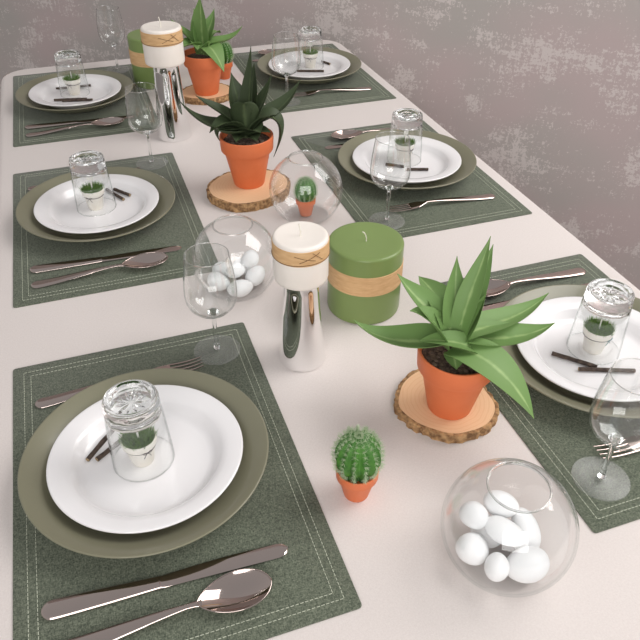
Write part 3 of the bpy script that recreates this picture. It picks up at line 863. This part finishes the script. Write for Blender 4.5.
al2 = [(0.021, 0.010, 0.276, 0.0150, 0.070, -0.080, 0.5, 0.0),
       (0.030, 0.028, 0.240, 0.0180, 0.070, -0.050, 0.5, 0.0),
       (-0.010, 0.050, 0.220, 0.0200, 0.060, -0.045, 0.5, 0.0),
       (-0.083, 0.030, 0.192, 0.0170, 0.020, -0.025, 0.45, 0.0),
       (-0.117, 0.005, 0.196, 0.0250, 0.000, -0.070, 0.35, 0.0),
       (0.058, 0.015, 0.220, 0.0190, 0.030, -0.060, 0.5, 0.0),
       (0.128, 0.060, 0.188, 0.0220, 0.006, -0.060, 0.42, 0.0),
       (-0.006, -0.020, 0.186, 0.0230, 0.050, 0.000, 0.35, 0.0),
       (0.066, 0.010, 0.140, 0.0200, 0.020, 0.010, 0.45, 0.0),
       (0.046, -0.022, 0.074, 0.0200, 0, 0, 0.40, 0.0, (0.008, -0.004, 0.128), (0.040, 0.000, 0.165), (0.088, -0.005, 0.150)),
       (-0.072, -0.014, 0.136, 0.0190, 0.030, 0.015, 0.45, 0.0),
       (0.016, -0.048, 0.138, 0.0200, 0.016, 0.000, 0.45, 0.0),
       (-0.060, -0.030, 0.148, 0.0200, 0.004, -0.020, 0.45, 0.0),
       (-0.052, 0.000, 0.112, 0.0160, 0, 0, 0.45, 0.0, (-0.006, 0.002, 0.125), (-0.030, 0.004, 0.150), (-0.062, 0.004, 0.140)),
       (0.008, -0.046, 0.122, 0.0180, 0.000, 0.004, 0.35, 0.0, (0.004, -0.004, 0.118)),
       (-0.030, -0.042, 0.124, 0.0180, 0.004, 0.004, 0.35, 0.0, (-0.004, -0.004, 0.118)),
       (0.040, -0.030, 0.128, 0.0170, 0.004, 0.004, 0.35, 0.0, (0.004, -0.004, 0.118))]
al3 = [(0.006, 0.005, 0.242, 0.0230, 0.055, -0.050, 0.4, 0.0),
       (-0.008, 0.025, 0.213, 0.0170, 0.050, -0.050, 0.5, 0.0),
       (0.045, 0.040, 0.204, 0.0190, 0.045, -0.045, 0.5, 0.0),
       (0.108, 0.020, 0.163, 0.0180, 0.010, -0.045, 0.45, 0.0),
       (0.036, -0.062, 0.082, 0.0250, 0.025, 0.040, 0.20, 0.0),
       (-0.066, 0.025, 0.192, 0.0170, 0.020, -0.030, 0.45, 0.0),
       (-0.066, -0.030, 0.135, 0.0200, 0.025, 0.006, 0.45, 0.0),
       (0.060, 0.060, 0.140, 0.0170, 0.030, 0.010, 0.45, 0.0),
       (-0.020, -0.045, 0.135, 0.0200, 0.030, 0.005, 0.45, 0.0)]
make_aloe((0.5365, 0.0820), 1.06, al1, M_['leaf'], 'bright green aloe in terracotta pot, nearest of the three', TZ + SL1 + .0002, (-0.005, 0.002))
make_aloe((0.4475, 0.7650), 1.12, al2, M_['leaf_dark'], 'dark green aloe in terracotta pot, middle of the three', TZ + SL2 + .0002)
make_aloe((0.4720, 1.2920), 1.11, al3, M_['leaf'], 'light green aloe in terracotta pot, farthest from the camera', TZ + SL3 + .0002)

# ---- cacti
bowl, zfloor = make_bowl(); bu = []
place(bowl, bu, (0.4895, -0.1280, TZ), 0, 'glass fishbowl of white pebbles, nearest the camera')
place(bowl, bu, (0.3445, 0.4460, TZ), 0, 'glass fishbowl of white pebbles behind a wine glass, left of the cream candle')
place(bowl, bu, (0.5230, 0.6340, TZ), 0, 'empty-looking glass fishbowl holding one small potted cactus')
cac = make_cactus(); cu = []
place(cac, cu, (0.3755, 0.0000, TZ + .0002), 0.3, 'small round cactus in terracotta pot standing on the open cloth', 1.13)
place(cac, cu, (0.5220, 0.6330, TZ + zfloor + .0002), 0.9, 'small round cactus in terracotta pot inside the glass fishbowl', 0.86)
place(cac, cu, (0.5480, 1.4250, TZ + .0002), 0.1, 'small round cactus half hidden behind the farthest aloe')

# ---- candles
hold = make_holder(); hu = []
place(hold, hu, (0.3905, 0.2480, TZ + .0002), 0, 'mirror-bright candle holder under the nearer cream candle')
place(hold, hu, (0.3520, 1.0820, TZ + .0002), 0, 'mirror-bright candle holder under the farther cream candle', 1.19)
cc = make_pillar('cream_candle', 0.0356, 0.0635, 0.0375, 0.0585, M_['wax_white'], '', string=True, wick_bend=0.001)
tag(cc, '', 'candle', 'cream candles on bright holders'); ccu = []
place(cc, ccu, (0.3905, 0.2480, TZ + .1395), 0, 'cream candle with cork band and twine, nearer one')
place(cc, ccu, (0.3520, 1.0820, TZ + .0004 + .1391 * 1.19), 0.2, 'cream candle with cork band and twine, farther one', 1.19)
gc = make_pillar('green_candle', 0.0562, 0.1165, 0.0540, 0.0870, M_['wax_green'], '', wick_bend=0.004)
tag(gc, '', 'candle', 'thick green pillar candles'); gcu = []
place(gc, gcu, (0.5200, 0.3385, TZ + .0002), 0, 'thick green pillar candle with cork band beside the nearer cream candle')
place(gc, gcu, (0.3680, 1.4500, TZ + .0002), 0, 'thick green pillar candle half hidden behind the farther cream candle', 1.08)

# ---- pebbles: (x, y, z of the centre relative to the bowl axis and table, sizes, turns)
def pebbles(bx, by, spec, group, where):
    for i, (x, y, z, a, b, c, rx, ry, rz, nm) in enumerate(spec):
        o = make_pebble(i * 7 + int(bx * 100), a, b, c)
        o.location = (bx + x, by + y, TZ + z); o.rotation_euler = (rx, ry, rz)
        tag(o, nm + where, 'pebble', group)
pebbles(0.4895, -0.1280, [
    (-0.032, 0.004, 0.0250, 0.0215, 0.0175, 0.0140, 0.2, 0.6, 0.5, 'egg-shaped white pebble at the left side'),
    (0.013, -0.029, 0.0200, 0.0245, 0.0180, 0.0155, -0.25, 0.0, 0.15, 'broadest white pebble at the bottom front'),
    (-0.025, -0.027, 0.0330, 0.0150, 0.0130, 0.0120, 0.0, 0.2, 0.9, 'small white pebble at the front left'),
    (0.031, 0.008, 0.0230, 0.0230, 0.0165, 0.0140, 0.0, -0.6, 1.35, 'white pebble lying at the right side'),
    (-0.001, 0.022, 0.0175, 0.0205, 0.0160, 0.0130, 0.3, 0.0, 0.2, 'lowest white pebble under the back of the heap'),
    (0.0015, 0.0005, 0.0400, 0.0225, 0.0135, 0.0110, 0.0, 0.2, -0.75, 'oblong white pebble on top of the heap'),
    (0.013, 0.0310, 0.0440, 0.0195, 0.0140, 0.0120, 0.4, 0.2, -0.6, 'upper white pebble at the back of the heap'),
    (-0.021, 0.0290, 0.0450, 0.0150, 0.0140, 0.0135, 0.0, 0.0, 0.4, 'roundish white pebble at the back left'),
], 'white pebbles in the nearest fishbowl', ' of the nearest fishbowl')
pebbles(0.3445, 0.4460, [
    (-0.030, -0.006, 0.0220, 0.0200, 0.0165, 0.0130, 0.1, 0.5, 0.1, 'large white pebble at the left side'),
    (0.000, -0.028, 0.0170, 0.0200, 0.0150, 0.0130, -0.2, 0.0, 0.1, 'white pebble lying nearest the camera'),
    (0.030, -0.008, 0.0225, 0.0180, 0.0150, 0.0130, 0.0, -0.6, 0.3, 'white pebble at the right side'),
    (0.018, 0.026, 0.0200, 0.0190, 0.0150, 0.0130, 0.3, 0.0, 0.4, 'white pebble at the back right'),
    (-0.016, 0.027, 0.0195, 0.0170, 0.0150, 0.0130, 0.3, 0.0, -0.3, 'white pebble at the back left'),
    (0.001, -0.001, 0.0330, 0.0170, 0.0130, 0.0115, 0.0, 0.1, 0.5, 'white pebble in the middle on top'),
    (0.027, 0.010, 0.0440, 0.0160, 0.0130, 0.0110, 0.0, -0.4, 0.9, 'topmost white pebble at the right'),
], 'white pebbles in the farther fishbowl', ' of the farther pebble fishbowl')

# ------------------------------------------------------------------ light
w = bpy.data.worlds.new('world'); S.world = w; w.use_nodes = True
nt = w.node_tree; bg = nt.nodes['Background']
tc = N(nt, 'ShaderNodeTexCoord'); sp_ = N(nt, 'ShaderNodeSeparateXYZ'); nt.links.new(tc.outputs['Generated'], sp_.inputs[0])
rw = ramp(nt, [(0.0, (0.62, 0.57, 0.55, 1)), (0.45, (0.86, 0.82, 0.80, 1)), (0.62, (1.0, 0.98, 0.97, 1)), (1.0, (0.85, 0.85, 0.86, 1))])
mr = N(nt, 'ShaderNodeMapRange'); mr.inputs['From Min'].default_value = -1; mr.inputs['From Max'].default_value = 1
nt.links.new(sp_.outputs['Z'], mr.inputs['Value']); nt.links.new(mr.outputs['Result'], rw.inputs['Fac'])
nt.links.new(rw.outputs['Color'], bg.inputs['Color']); bg.inputs['Strength'].default_value = 0.46

def area(name, loc, target, sx, sy, power, col=(1, 1, 1)):
    l = bpy.data.lights.new(name, 'AREA'); l.shape = 'RECTANGLE'; l.size = sx; l.size_y = sy; l.energy = power; l.color = col
    o = bpy.data.objects.new(name, l); COL.objects.link(o); o.location = loc
    o.rotation_euler = (Vector(target) - Vector(loc)).to_track_quat('-Z', 'Y').to_euler()
    return o
area('window_light', (2.1, 0.35, 2.45), (0.45, 0.6, TZ), 2.0, 1.6, 56, (1.0, 0.98, 0.96))
area('front_fill', (-0.5, -2.3, 2.1), (0.45, 0.6, TZ), 2.0, 1.6, 46, (1.0, 0.97, 0.95))  # added fill from behind the camera, brightens the sides facing it

S.view_settings.view_transform = 'Standard'; S.view_settings.look = 'None'
S.view_settings.exposure = 0.0; S.view_settings.gamma = 1.0; S.view_settings.use_curve_mapping = False
S.cycles.max_bounces = 16; S.cycles.transparent_max_bounces = 32
S.cycles.transmission_bounces = 12; S.cycles.glossy_bounces = 6
S.cycles.caustics_refractive = True; S.cycles.blur_glossy = 0.5
S.cycles.sample_clamp_indirect = 4.0
S.cycles.use_denoising = True
